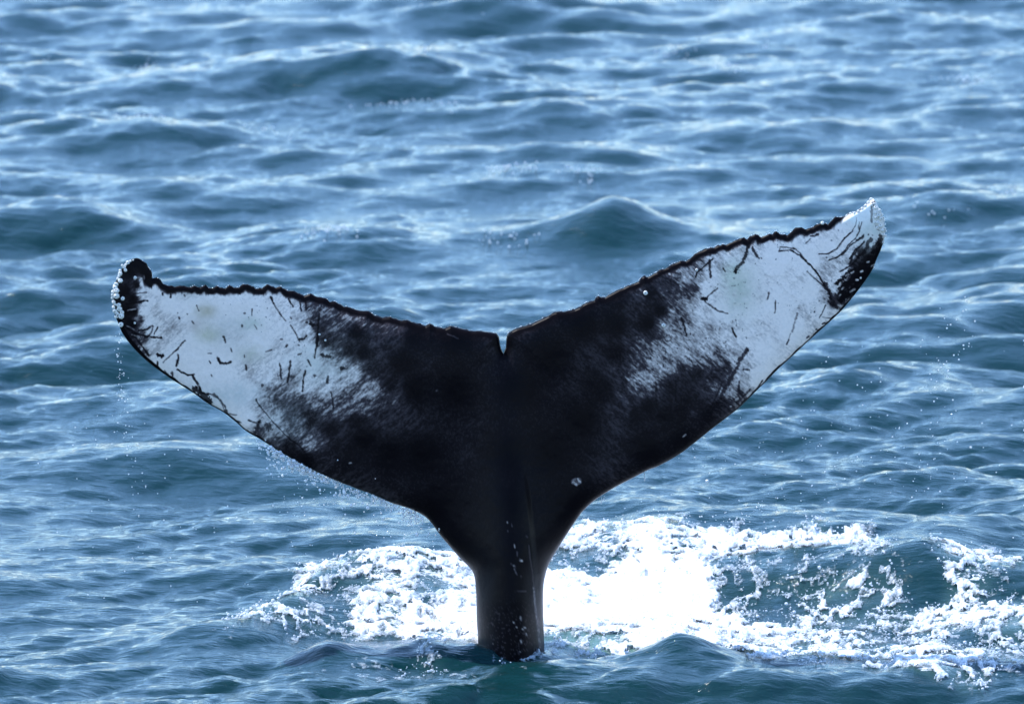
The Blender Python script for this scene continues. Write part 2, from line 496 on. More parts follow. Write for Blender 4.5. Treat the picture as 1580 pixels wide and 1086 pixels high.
# an icosahedron for drops
t_ = (1 + 5 ** .5) / 2
ICO_V = np.array([(-1, t_, 0), (1, t_, 0), (-1, -t_, 0), (1, -t_, 0), (0, -1, t_), (0, 1, t_), (0, -1, -t_), (0, 1, -t_),
                  (t_, 0, -1), (t_, 0, 1), (-t_, 0, -1), (-t_, 0, 1)], float); ICO_V /= np.linalg.norm(ICO_V[0])
ICO_F = np.array([(0, 11, 5), (0, 5, 1), (0, 1, 7), (0, 7, 10), (0, 10, 11), (1, 5, 9), (5, 11, 4), (11, 10, 2), (10, 7, 6), (7, 1, 8),
                  (3, 9, 4), (3, 4, 2), (3, 2, 6), (3, 6, 8), (3, 8, 9), (4, 9, 5), (2, 4, 11), (6, 2, 10), (8, 6, 7), (9, 8, 1)])


def beads(name, P, r, mat, stretch=None):
    n = len(P)
    s = np.ones((n, 1, 3)) * np.asarray(r).reshape(n, 1, 1)
    if stretch is not None: s[:, 0, 2] *= stretch
    V = P[:, None, :] + ICO_V[None] * s
    F = ICO_F[None] + (np.arange(n) * 12)[:, None, None]
    return mesh_from(name, V.reshape(-1, 3), F.reshape(-1, 3), mat)


# ------------------------------------------------------------------ the whale's tail
TE_L = [(777, 545), (774.5, 541), (772, 533), (770, 520), (768, 516), (765.5, 513.5), (759.5, 513), (750, 511), (736, 509.6), (728.5, 510), (708, 505.8), (695, 502),
        (687, 505.8), (674.4, 504.5), (662.8, 498), (656.3, 502), (640.8, 498), (628, 493), (617.6, 493.5), (602, 488), (589.3, 489.5),
        (579, 486.4), (568.6, 479.5), (553, 478.7), (535, 472.5), (530, 472), (517, 465), (509.3, 464.5), (501.6, 459.3), (488.7, 457.5),
        (478.4, 452.5), (469, 456), (460, 452), (451.7, 448.3), (444, 448.2), (433.7, 441.5), (424.7, 443.5), (411.8, 438.3), (404, 444.5), (395, 445),
        (382, 438.3), (374.4, 438), (368, 443), (361.5, 443.5), (353.7, 440), (347.3, 444.3), (340, 444), (334.4, 440.6), (328, 444.5), (322, 444),
        (316.3, 439.2), (308.6, 443.8), (299.6, 440), (294.4, 443), (279, 440.8), (270, 442), (261, 441.4), (254.4, 438.8), (251, 436.5), (248, 431.6),
        (243, 428.6), (239, 428.9), (235, 429.5), (234.8, 424), (233.8, 418.7), (231, 415), (228.7, 412), (226.5, 406), (223.5, 404.5), (219, 402), (215.8, 399.3), (211, 398)]
LE_L = [(786, 1085), (740, 1085), (738, 1040), (737.6, 991), (735.4, 954), (734.7, 918.5), (732, 889.5), (725.7, 876.6), (709.6, 860.5), (690, 838), (679.7, 826),
        (663.5, 804), (651.4, 794), (633, 785), (602.8, 775.2), (582.5, 766), (562, 758), (542, 750.5), (517.7, 741), (493.4, 730), (469, 718),
        (448.9, 706.7), (426.6, 693.5), (404, 679), (380, 665), (364, 651), (343.4, 635), (320, 622), (299.6, 607), (279, 594), (261, 582.5),
        (237.7, 565.7), (222, 552.8), (204, 534.7), (188.7, 514), (183.5, 501), (177, 485), (174, 465), (175.5, 444.5), (184, 422), (193, 407), (203, 400)]
KN_L = [((777, 545), (786, 1085)), ((774.5, 541), (740, 1085)), ((770, 520), (737.6, 991)), ((759.5, 513), (732, 889.5)), ((708, 505.8), (690, 838)),
        ((628, 493), (602.8, 775.2)), ((517, 465), (469, 718)), ((444, 448.2), (380, 665)), ((361.5, 443.5), (299.6, 607)), ((294.4, 443), (237.7, 565.7)),
        ((254.4, 438.8), (204, 534.7)), ((239, 428.9), (188.7, 514)), ((233.8, 418.7), (177, 485)), ((228.7, 412), (175.5, 444.5)),
        ((219, 402), (193, 407)), ((211, 398), (203, 400))]
TE_R = [(777, 545), (778.5, 541), (780.4, 535.4), (781, 525), (782, 517.4), (784.5, 513), (788.7, 509.6), (797, 506), (806.7, 503), (820, 499), (832.5, 493), (845.4, 487), (851, 483), (858.3, 480.3), (868, 480),
        (879, 478.7), (886, 477), (893, 474), (898, 470), (904.7, 466.5), (911, 464.5), (916.3, 463), (919, 459), (922.8, 456.2), (928, 458), (933, 458), (946, 451), (953, 447), (961.5, 443.9), (969, 440),
        (978, 437), (985, 434), (989, 428), (994, 425.5), (999, 427), (1003, 425), (1008, 422), (1013, 420), (1017, 416), (1023, 415), (1030, 412.5), (1036, 407.5), (1042, 405.5), (1050, 402),
        (1058, 402.5), (1063, 399.5), (1068, 395), (1074, 390), (1082, 387), (1090, 383.5), (1097, 382), (1102, 381.5), (1107, 379), (1114.6, 376.5), (1120, 377.5), (1127, 374), (1135.8, 370.3), (1140, 369),
        (1144.5, 366.5), (1153, 369), (1158, 364), (1165.6, 361), (1170, 363), (1174.3, 366), (1181.7, 362.5), (1187, 360.5), (1191.7, 361.5), (1195, 357.5), (1198, 356), (1204, 361), (1210, 361.5), (1214, 363.5),
        (1220, 358.4), (1226.5, 352), (1234, 350.5), (1243.9, 354), (1249, 352), (1253.8, 351), (1261, 346), (1268.8, 342.8), (1277.5, 346), (1282, 340.5), (1288.6, 334.2), (1294.9, 335.5), (1301, 334.2),
        (1308.5, 329.8), (1321, 326), (1331, 320.5), (1338.4, 312), (1342, 307)]
LE_R = [(786, 1085), (838, 1085), (840, 1040), (840, 1005.5), (839, 970), (838, 931), (838.5, 905.6), (841.7, 886), (848, 868), (857.9, 850.8), (874, 825),
        (890, 801), (899.8, 788), (915.9, 773), (935, 760), (954.6, 748.5), (977, 737), (1000, 725), (1015.6, 719), (1046.6, 701.8), (1072.4, 682.4),
        (1098, 662), (1124, 642), (1139.4, 630), (1150, 620), (1167.5, 602.5), (1181.5, 589), (1199, 571), (1220, 551.7), (1241, 532), (1262, 513), (1283, 494),
        (1298.6, 479), (1313.5, 461.5), (1331, 439), (1345.8, 416.8), (1353, 399), (1359.5, 384.5), (1363.7, 372), (1365.5, 357), (1363, 339.7), (1358, 325),
        (1352, 313), (1347, 306)]
KN_R = [((777, 545), (786, 1085)), ((778.5, 541), (838, 1085)), ((781, 525), (840, 1005.5)), ((797, 506), (841.7, 886)), ((858.3, 480.3), (890, 801)),
        ((933, 458), (977, 737)), ((1023, 415), (1072.4, 682.4)), ((1097, 382), (1150, 620)), ((1153, 369), (1199, 571)), ((1214, 363.5), (1262, 513)),
        ((1261, 346), (1313.5, 461.5)), ((1294.9, 335.5), (1345.8, 416.8)), ((1308.5, 329.8), (1359.5, 384.5)), ((1321, 326), (1365.5, 357)),
        ((1338.4, 312), (1358, 325)), ((1342, 307), (1347, 306))]


def cum(poly):
    p = np.array(poly, float)
    return p, np.concatenate([[0], np.cumsum(np.hypot(*(p[1:] - p[:-1]).T))])


def smooth_poly(poly, n=4):
    p = np.array(poly, float); out = []
    for i in range(len(p) - 1):
        a = p[max(i - 1, 0)]; b = p[i]; c = p[i + 1]; d = p[min(i + 2, len(p) - 1)]
        for j in range(n):
            t = j / n
            out.append(tuple(0.5 * ((2 * b) + (c - a) * t + (2 * a - 5 * b + 4 * c - d) * t * t + (-a + 3 * b - 3 * c + d) * t ** 3)))
    out.append(tuple(p[-1]))
    return out


def ruled(TE, LE, KN, pxstep):
    LEs = smooth_poly(LE, 4)
    tp, tc_ = cum(TE); lp, lc = cum(LEs)
    kt = [tc_[np.argmin(np.hypot(*(tp - np.array(a)).T))] for a, b in KN]
    kl = [lc[np.argmin(np.hypot(*(lp - np.array(b)).T))] for a, b in KN]
    st, sl = [], []
    for i in range(len(KN) - 1):
        n = max(3, int(max(kt[i + 1] - kt[i], kl[i + 1] - kl[i]) / pxstep))
        if kl[i + 1] - kl[i] > 2.2 * (kt[i + 1] - kt[i]): n = max(4, int(n * .55))
        f = np.arange(n) / n
        st += list(kt[i] + (kt[i + 1] - kt[i]) * f); sl += list(kl[i] + (kl[i + 1] - kl[i]) * f)
    st.append(kt[-1]); sl.append(kl[-1])
    st = np.array(st); sl = np.array(sl)
    T = np.stack([np.interp(st, tc_, tp[:, 0]), np.interp(st, tc_, tp[:, 1])], -1)
    kn = np.clip(np.minimum(st, tc_[-1] - st) / 60, 0, 1)
    T[:, 1] += kn * (2.6 * (fbm(T[:, 0] / 4.5, T[:, 1] * 0 + 3.3, 2, 2) - .5) + 1.2 * (vnoise(T[:, 0] / 2.1, T[:, 1] * 0 + 8.3, 5) - .5))
    Lp = np.stack([np.interp(sl, lc, lp[:, 0]), np.interp(sl, lc, lp[:, 1])], -1)
    return T, Lp, LEs


def dome(s):
    s = np.clip(s, 0, 1)
    return np.sqrt(np.maximum(0, 1 - (1 - s) ** 2))


def whale_depth(px, py, dT, dL, back):
    """half thickness in metres at a photo pixel; dT, dL pixels to trailing / leading edge"""
    a = np.abs(px - 785) / 600.0
    T = 0.075 * np.clip(1 - a, 0, 1) ** 1.1 + 0.016
    t = T * dome(dT / 95.0) ** 0.9 * dome(dL / 34.0) + 0.010 * dome(dT / 5.0) * dome(dL / 5.0)
    yk = [500, 545, 620, 700, 780, 860, 930, 1090]
    Rr = np.interp(py, yk, [0, .01, .05, .10, .16, .21, .24, .27])
    w = np.interp(py, yk, [20, 26, 36, 44, 54, 66, 80, 90])
    xc = np.interp(py, [545, 1000], [779, 787])
    P = Rr * np.exp(-((px - xc) / w) ** 2) * dome(dL / 52.0) * dome(dT / 150.0)
    if not back:
        # ventral keel: its right flank drops off along a crease
        xk = np.interp(py, [690, 760, 860, 930, 1000], [800, 812, 823, 826, 829])
        P = P + 0.035 * sstep(690, 800, py) * (1 - sstep(-2, 8, px - xk)) * np.exp(-((px - 795) / 34) ** 2)
    return t + P


def arch(px, py):
    """how far the flukes bend away (+) or towards (-) the camera, metres"""
    a = (px - 785) / 600.0
    d = np.clip(346 - (px - 1300) * 0.62 - py, 0, 16) * sstep(1290, 1304, px)
    fold = 0.06 * d * d / 297
    return 0.10 * np.abs(a) ** 2.0 * np.where(a < 0, 1.0, 0.6) - 0.10 * sstep(0.86, 1.03, -a) + 0.02 * np.sin(a * 7 + py / 90) + fold


WHITE = [(200, 420, 0), (193, 450, 0), (195, 480, 0), (205, 500, 0), (212, 440, 0), (222, 415, 0), (205, 460, 0), (207, 480, 0),
         (221, 440, 1), (240, 447, 1), (217, 452, .95), (228, 465, 1), (222, 480, .92), (214, 492, .3), (230, 495, .95), (205, 515, .1), (220, 520, .5), (235, 512, .95), (232, 535, .9), (222, 540, .6), (246, 560, 1),
         (260, 470, 1), (300, 480, 1), (350, 480, 1), (300, 530, 1), (265, 555, 1), (350, 550, 1), (400, 480, 1), (400, 530, 1),
         (300, 575, 1), (340, 600, 1), (380, 600, .95), (350, 622, 1), (380, 645, .97), (420, 460, .9), (430, 500, .92), (450, 520, .9), (440, 560, .9),
         (410, 580, .85), (395, 580, .8), (460, 480, .8), (480, 472, .55), (500, 480, .45), (470, 510, .85), (480, 540, .95), (485, 560, .95), (500, 552, .6), (505, 525, .2), (495, 505, .25),
         (520, 500, .35), (540, 487, .6), (560, 495, .5), (580, 500, .4), (610, 507, .25), (550, 512, .03), (540, 540, .12), (525, 560, .55), (510, 575, .8), (470, 590, .85),
         (450, 590, .6), (430, 605, .45), (435, 620, .3), (455, 625, .22), (500, 600, .72), (520, 590, .7), (545, 585, .65), (560, 600, .6), (575, 605, .55), (590, 610, .4),
         (560, 625, .45), (530, 625, .4), (500, 625, .5), (600, 590, .12), (570, 565, .2), (560, 545, .05), (600, 635, .2), (480, 645, .15), (445, 645, .3), (425, 630, .6), (415, 645, .85),
         (430, 665, .6), (415, 672, .5), (430, 682, .35), (462, 672, .45), (480, 680, .5), (495, 685, .4), (445, 690, .1), (455, 705, .1), (510, 660, .08), (550, 650, .08), (520, 690, .12), (540, 700, .05), (470, 712, 0),
         (560, 680, 0), (600, 700, 0), (787, 700, 0), (787, 780, 0), (787, 860, 0), (787, 930, 0), (787, 1000, 0), (787, 1080, 0), (680, 780, 0), (880, 780, 0), (720, 840, 0), (850, 850, 0), (640, 600, 0), (640, 520, .02), (700, 600, 0), (650, 700, 0), (700, 520, 0), (620, 560, .02),
         (800, 600, 0), (850, 550, 0), (900, 500, 0), (850, 700, 0), (950, 500, .02), (930, 600, .04), (1000, 690, 0), (1050, 675, .03), (900, 650, 0),
         (955, 465, .08), (985, 455, .3), (1005, 450, .12), (1030, 438, .25), (1045, 425, .5), (1060, 415, .5), (1060, 432, .65), (1065, 445, .3), (1075, 430, .6), (1070, 450, .3), (1045, 460, .3), (1020, 480, .02),
         (1000, 500, .02), (1012, 520, .3), (1030, 500, .7), (1040, 485, .55), (1050, 475, .4), (1070, 470, .6), (1085, 465, .85), (1080, 485, .85), (1100, 425, .95), (1095, 440, .95), (1090, 450, .95), (1110, 480, 1),
         (1110, 410, .7), (1120, 400, .8), (1150, 430, 1), (1150, 480, 1), (1200, 400, 1), (1250, 400, 1), (1200, 470, 1), (1280, 380, .98), (1290, 345, .95),
         (1250, 450, 1), (1270, 480, .97), (1220, 510, 1), (1180, 540, .97), (1150, 520, .92), (1120, 510, .82), (1090, 515, .75), (1060, 520, .75),
         (1035, 540, .7), (1010, 530, .62), (1000, 545, .55), (985, 560, .4), (960, 570, .25), (950, 545, .06), (990, 590, .6), (1005, 600, .45), (1020, 565, .65), (1060, 550, .75), (1060, 570, .4),
         (1085, 545, .65), (1105, 555, .5), (1140, 560, .85), (1180, 575, 1), (1165, 590, .97), (1140, 590, .8), (1120, 575, .35), (1100, 580, .25), (1075, 580, .15), (1060, 590, .12),
         (1035, 600, .1), (1000, 625, .05), (975, 615, .35), (962, 635, .2), (980, 640, .05), (1080, 610, .15), (1100, 605, .35), (1125, 600, .5), (1138, 608, .45), (1120, 625, .15), (1140, 620, .3),
         (1090, 640, .06), (1068, 635, .22), (1075, 648, .12), (1050, 640, .04), (1158, 605, .7), (1060, 620, .08), (1030, 640, .03),
         (1335, 330, 1), (1340, 345, 1), (1345, 362, 1), (1353, 340, .95), (1350, 355, .9), (1345, 375, .9), (1340, 380, .55), (1325, 370, .95), (1325, 345, 1), (1340, 315, 1),
         (1330, 388, .1), (1340, 398, 0), (1330, 410, 0), (1320, 405, .2), (1320, 425, .12), (1310, 440, .25), (1300, 455, .15), (1290, 465, .2), (1352, 390, 0), (1355, 378, .2), (1312, 395, .85),
         (1305, 415, .9), (1295, 430, .9), (1285, 445, .85), (1305, 370, .97), (1308, 462, .55), (1300, 475, .6), (1330, 430, .05), (1318, 448, .1), (1290, 482, .9)]

SK = []   # dark strokes: points in photo px, width px, strength


def stroke(o, s, pts, w, a=1.0):
    SK.append(([(o[0] + x / s, o[1] + y / s) for x, y in pts], w, a))


A_ = (150, 380); sA = 3.8775
for pts, w in [([(180, 345), (240, 335), (300, 325)], 3.2), ([(230, 285), (295, 278)], 2.4), ([(160, 380), (230, 375)], 2), ([(165, 480), (230, 520), (300, 540), (380, 547)], 3.4), ([(250, 505), (300, 495), (330, 478)], 3.2),
               ([(300, 550), (325, 510), (335, 480)], 2.6), ([(340, 525), (362, 482)], 2.2), ([(210, 520), (270, 600), (310, 655)], 3), ([(395, 695), (440, 650), (480, 610), (524, 563)], 2.0), ([(470, 625), (524, 563)], 2.6), ([(482, 650), (484, 670), (474, 712)], 4.2),
               ([(362, 648), (386, 655)], 5.5), ([(360, 690), (362, 730)], 2.6), ([(480, 738), (545, 772), (580, 765)], 3.2), ([(570, 770), (600, 820), (612, 850)], 4.6), ([(585, 850), (640, 890), (680, 930)], 8.5), ([(600, 845), (620, 870)], 5),
               ([(560, 870), (620, 905), (680, 940)], 4.5), ([(630, 880), (700, 885), (740, 920), (765, 960), (780, 1010)], 3.4), ([(650, 875), (720, 905), (748, 945), (765, 1000)], 2.2), ([(780, 1000), (835, 1010)], 1.8), ([(720, 985), (760, 992)], 1.6), ([(670, 900), (680, 940)], 3),
               ([(445, 752), (452, 772)], 4.2), ([(405, 745), (425, 765)], 3), ([(455, 787), (462, 792)], 3), ([(830, 1045), (860, 1055)], 3.4), ([(905, 1040), (950, 1055), (975, 1050)], 3), ([(970, 1050), (960, 1086), (945, 1110)], 5.5), ([(1015, 1065), (1035, 1090)], 8.5),
               ([(720, 668), (735, 695), (770, 702), (798, 690)], 4.0), ([(756, 540), (770, 575)], 3.6), ([(866, 472), (870, 480)], 4.6), ([(880, 402), (884, 402)], 3.2), ([(926, 375), (926, 412)], 2), ([(596, 355), (608, 384)], 2), ([(570, 450), (580, 464)], 2.6),
               ([(484, 398), (484, 400)], 2), ([(538, 402), (540, 404)], 2.2), ([(490, 425), (491, 435)], 2), ([(664, 642), (680, 642)], 2.2), ([(800, 608), (806, 630)], 2.2), ([(880, 655), (881, 660)], 3.2), ([(670, 685), (680, 700)], 1.8), ([(684, 770), (685, 776)], 2.6),
               ([(888, 710), (892, 740)], 3.6), ([(940, 470), (955, 495)], 1.8), ([(1040, 308), (1055, 345), (1100, 415)], 2.8), ([(1038, 305), (1050, 330)], 4.4), ([(1100, 415), (1130, 445)], 1.4), ([(1158, 472), (1185, 520), (1212, 570)], 2.4), ([(1212, 555), (1240, 550), (1256, 530)], 3.6),
               ([(1250, 455), (1254, 455)], 3.4), ([(1100, 556), (1108, 556)], 3.0), ([(1130, 600), (1136, 592)], 3.6), ([(1010, 630), (1042, 618)], 1.8), ([(1205, 590), (1208, 590)], 3), ([(1200, 650), (1222, 640)], 2.4), ([(1328, 400), (1320, 500), (1318, 570), (1300, 665)], 3.2),
               ([(1318, 540), (1318, 590)], 5), ([(1145, 315), (1160, 345), (1172, 362)], 2.8), ([(1212, 330), (1222, 385)], 3), ([(1245, 320), (1250, 380)], 2.6), ([(1345, 650), (1395, 665)], 5), ([(1260, 680), (1278, 712)], 3), ([(1090, 700), (1100, 740), (1100, 790)], 4), ([(1155, 685), (1148, 760), (1140, 815)], 3.6),
               ([(1245, 745), (1232, 800), (1230, 865)], 3.4), ([(1465, 725), (1468, 727)], 6.5), ([(1380, 780), (1376, 815)], 4.6), ([(1300, 770), (1302, 775)], 4.6), ([(985, 830), (986, 834)], 5), ([(950, 915), (952, 916)], 3), ([(950, 925), (1010, 1000), (1060, 1060), (1100, 1100), (1160, 1160), (1200, 1180), (1250, 1240)], 2.4),
               ([(1400, 870), (1415, 975)], 2.2), ([(440, 285), (440, 305)], 4), ([(390, 280), (392, 290)], 3), ([(520, 290), (525, 300)], 2.4), ([(852, 280), (854, 285)], 3), ([(1275, 460), (1290, 470)], 6), ([(1155, 425), (1160, 432)], 2)]:
    stroke(A_, sA, pts, w)
B_ = (1050, 290); sB = 4.0229


def strokes_b(items):
    for it in items:
        stroke(B_, sB, it[0], it[1], it[2] if len(it) > 2 else 1.0)


strokes_b([([(860, 412), (920, 405), (970, 375), (1005, 325), (1060, 275), (1090, 225), (1092, 185)], 1.5), ([(905, 410), (950, 395), (985, 365), (1015, 318), (1070, 268)], 1.2), ([(918, 450), (975, 430), (1010, 400), (1040, 355), (1085, 315), (1110, 270), (1125, 215)], 2.0),
           ([(965, 435), (1010, 410), (1050, 360), (1100, 325), (1140, 290)], 1.8), ([(1050, 440), (1080, 390), (1120, 355), (1140, 330)], 2.2), ([(1090, 330), (1125, 310), (1135, 295)], 4.5), ([(1110, 215), (1108, 255)], 3.2), ([(1140, 335), (1100, 380), (1065, 430), (1050, 470)], 3.0),
           ([(1190, 90), (1185, 150), (1188, 215)], 4.6), ([(1205, 85), (1195, 110)], 2.6), ([(1180, 320), (1165, 350), (1140, 400), (1100, 430)], 6), ([(1245, 300), (1215, 350), (1195, 400)], 7.5), ([(1210, 235), (1225, 260), (1232, 265)], 2.6), ([(1165, 290), (1167, 292)], 2), ([(1190, 295), (1192, 296)], 2),
           ([(612, 392), (618, 368), (660, 368), (705, 380)], 2.0), ([(620, 390), (680, 385), (740, 420), (800, 475), (850, 530), (885, 590), (920, 640), (935, 690)], 2.4), ([(700, 372), (735, 400), (790, 465), (840, 520), (880, 580)], 2.0), ([(785, 518), (830, 560), (880, 600), (915, 645)], 1.6), ([(900, 600), (930, 660), (940, 710), (965, 740)], 6.5),
           ([(990, 520), (1060, 480), (1130, 400)], 3), ([(975, 590), (1010, 560), (1080, 500)], 7), ([(995, 640), (1060, 580), (1130, 500), (1190, 430)], 12), ([(1000, 700), (1060, 640), (1120, 570), (1190, 480), (1240, 370)], 10), ([(1000, 755), (1050, 700)], 4),
           ([(880, 845), (925, 830), (975, 800)], 3.0), ([(842, 880), (846, 880)], 3.6), ([(788, 928), (794, 924)], 4.2), ([(900, 730), (875, 785), (862, 805)], 1.8), ([(880, 800), (940, 812)], 1.2), ([(740, 995), (775, 975)], 2.2), ([(725, 780), (705, 850), (690, 895)], 3.2, .7), ([(685, 905), (660, 970)], 1.8, .6), ([(735, 735), (737, 745)], 2.4, .5),
           ([(548, 650), (538, 690)], 2.8), ([(590, 700), (585, 775)], 2.4), ([(425, 345), (410, 400), (385, 460), (340, 515)], 5.5), ([(445, 365), (460, 400), (485, 435)], 4.0), ([(340, 500), (345, 522)], 5), ([(330, 562), (334, 562)], 3.2), ([(318, 610), (340, 606)], 1.8), ([(318, 872), (345, 925)], 3.0), ([(5, 805), (25, 860), (36, 915)], 2.8), ([(265, 498), (276, 516)], 2),
           ([(935, 326), (938, 327)], 2.6, .7), ([(830, 770), (832, 770)], 2), ([(810, 300), (830, 295), (855, 290)], 4), ([(775, 345), (810, 315)], 1.6), ([(180, 450), (182, 510), (188, 555)], 4.5), ([(200, 440), (100, 530), (95, 555)], 2), ([(140, 680), (160, 715), (230, 760), (290, 780)], 2.2), ([(135, 685), (155, 690)], 5), ([(230, 620), (150, 690)], 2),
           ([(905, 430), (908, 432)], 2.6), ([(980, 262), (981, 263)], 2.2, .7)])
C_ = (940, 500); sC = 5.4286
for pts, w, a in [([(1155, 215), (1100, 290), (1050, 400), (980, 520), (900, 680), (850, 740)], 6.0, .85), ([(1165, 200), (1140, 250)], 3, .7), ([(1130, 378), (1170, 382)], 3.4, 1), ([(1285, 470), (1240, 540), (1190, 600), (1110, 660)], 2.6, 1), ([(1420, 375), (1340, 450), (1300, 490)], 2.2, 1),
                  ([(1090, 480), (1085, 560), (1120, 610)], 4.5, .9), ([(1180, 545), (1130, 600)], 3.5, .8), ([(560, 480), (555, 640)], 3, .7), ([(390, 500), (400, 700)], 4, .6), ([(640, 270), (700, 320)], 4, .8), ([(1500, 130), (1490, 170)], 2, .8), ([(950, 480), (900, 600), (850, 700)], 3, .7)]:
    stroke(C_, sC, pts, w, a)
PALE = []  # pale scars on dark skin, plus the painted sheen along the keel


def pale(o, s, items):
    for pts, w, a in items: PALE.append(([(o[0] + x / s, o[1] + y / s) for x, y in pts], w, a * .8))


pale((720, 700), 3.394, [([(232, 578), (258, 590)], 1.4, .8), ([(250, 598), (262, 628)], 2, .55), ([(280, 555), (290, 560)], 2.6, .8), ([(250, 480), (252, 490)], 2, .7), ([(264, 515), (266, 530)], 2.2, .5), ([(212, 355), (214, 360)], 1.6, .7), ([(236, 370), (238, 380)], 1.6, .4), ([(250, 722), (310, 718)], 0.9, .35),
                         ([(283, 850), (284, 868)], 2.4, .7), ([(240, 878), (250, 885)], 1.4, .7), ([(290, 918), (308, 908)], 1.9, .75), ([(312, 938), (314, 948)], 1.8, .7), ([(285, 975), (286, 990)], 2.6, .7), ([(130, 885), (136, 893)], 1.8, .45), ([(285, 635), (287, 645)], 2, .35),
                         ([(345, 745), (348, 790)], 3.0, .13), ([(215, 405), (216, 406)], 1.3, .5), ([(310, 430), (318, 436)], 1.5, .3), ([(262, 906), (263, 907)], 1.4, .8), ([(138, 990), (139, 991)], 1.4, .8), ([(280, 1035), (281, 1036)], 1.6, .6), ([(152, 830), (170, 838)], 2.4, .2),
                         ([(325, 480), (335, 560), (345, 620), (352, 700)], 1.8, .3), ([(352, 700), (358, 780), (368, 860), (380, 950), (385, 1010)], 3.6, .5), ([(378, 880), (390, 960), (392, 1020)], 6.5, .36)])  # wet highlight of the keel and right flank, painted as pale strokes
PALE += [([(887, 743), (892, 742)], 11, .42), ([(885, 744), (889, 748)], 3.6, .75), ([(891, 739), (895, 744)], 3.4, .7), ([(539, 715), (542, 714)], 2.2, .6), ([(673, 603), (675, 602)], 2, .5), ([(690, 515), (707, 522)], 1.6, .22),
         ([(1054, 674), (1058, 670)], 2.6, .5), ([(1136, 617), (1138, 615)], 4, .7), ([(1127, 627), (1128, 627)], 2.5, .6), ([(1314, 421), (1317, 419)], 2.4, .85), ([(1328, 419), (1331, 418)], 2.2, .8), ([(1321, 432), (1324, 432)], 2.4, .85), ([(1312, 450), (1319, 446)], 3, .6), ([(1306, 425), (1309, 423)], 3.4, .5),
         ([(1338, 405), (1341, 404)], 2.2, .7), ([(1345, 411), (1350, 408)], 2.2, .6), ([(1299, 446), (1302, 444)], 2.6, .6), ([(1316, 458), (1313, 468)], 3.4, .7), ([(1296, 456), (1297, 455)], 2.2, .8), ([(1320, 463), (1314, 475)], 3, .6), ([(1347, 383), (1346, 392)], 3.2, .0),
         ([(197, 479), (210, 476)], 2.0, .5), ([(208, 430), (208, 430.5)], 3.2, .9), ([(222, 426), (222, 430)], 2.6, .35), ([(196, 503), (210, 510)], 1.6, .45), ([(203, 516), (225, 524)], 1.4, .5), ([(214, 487), (216, 489)], 3, .5)]


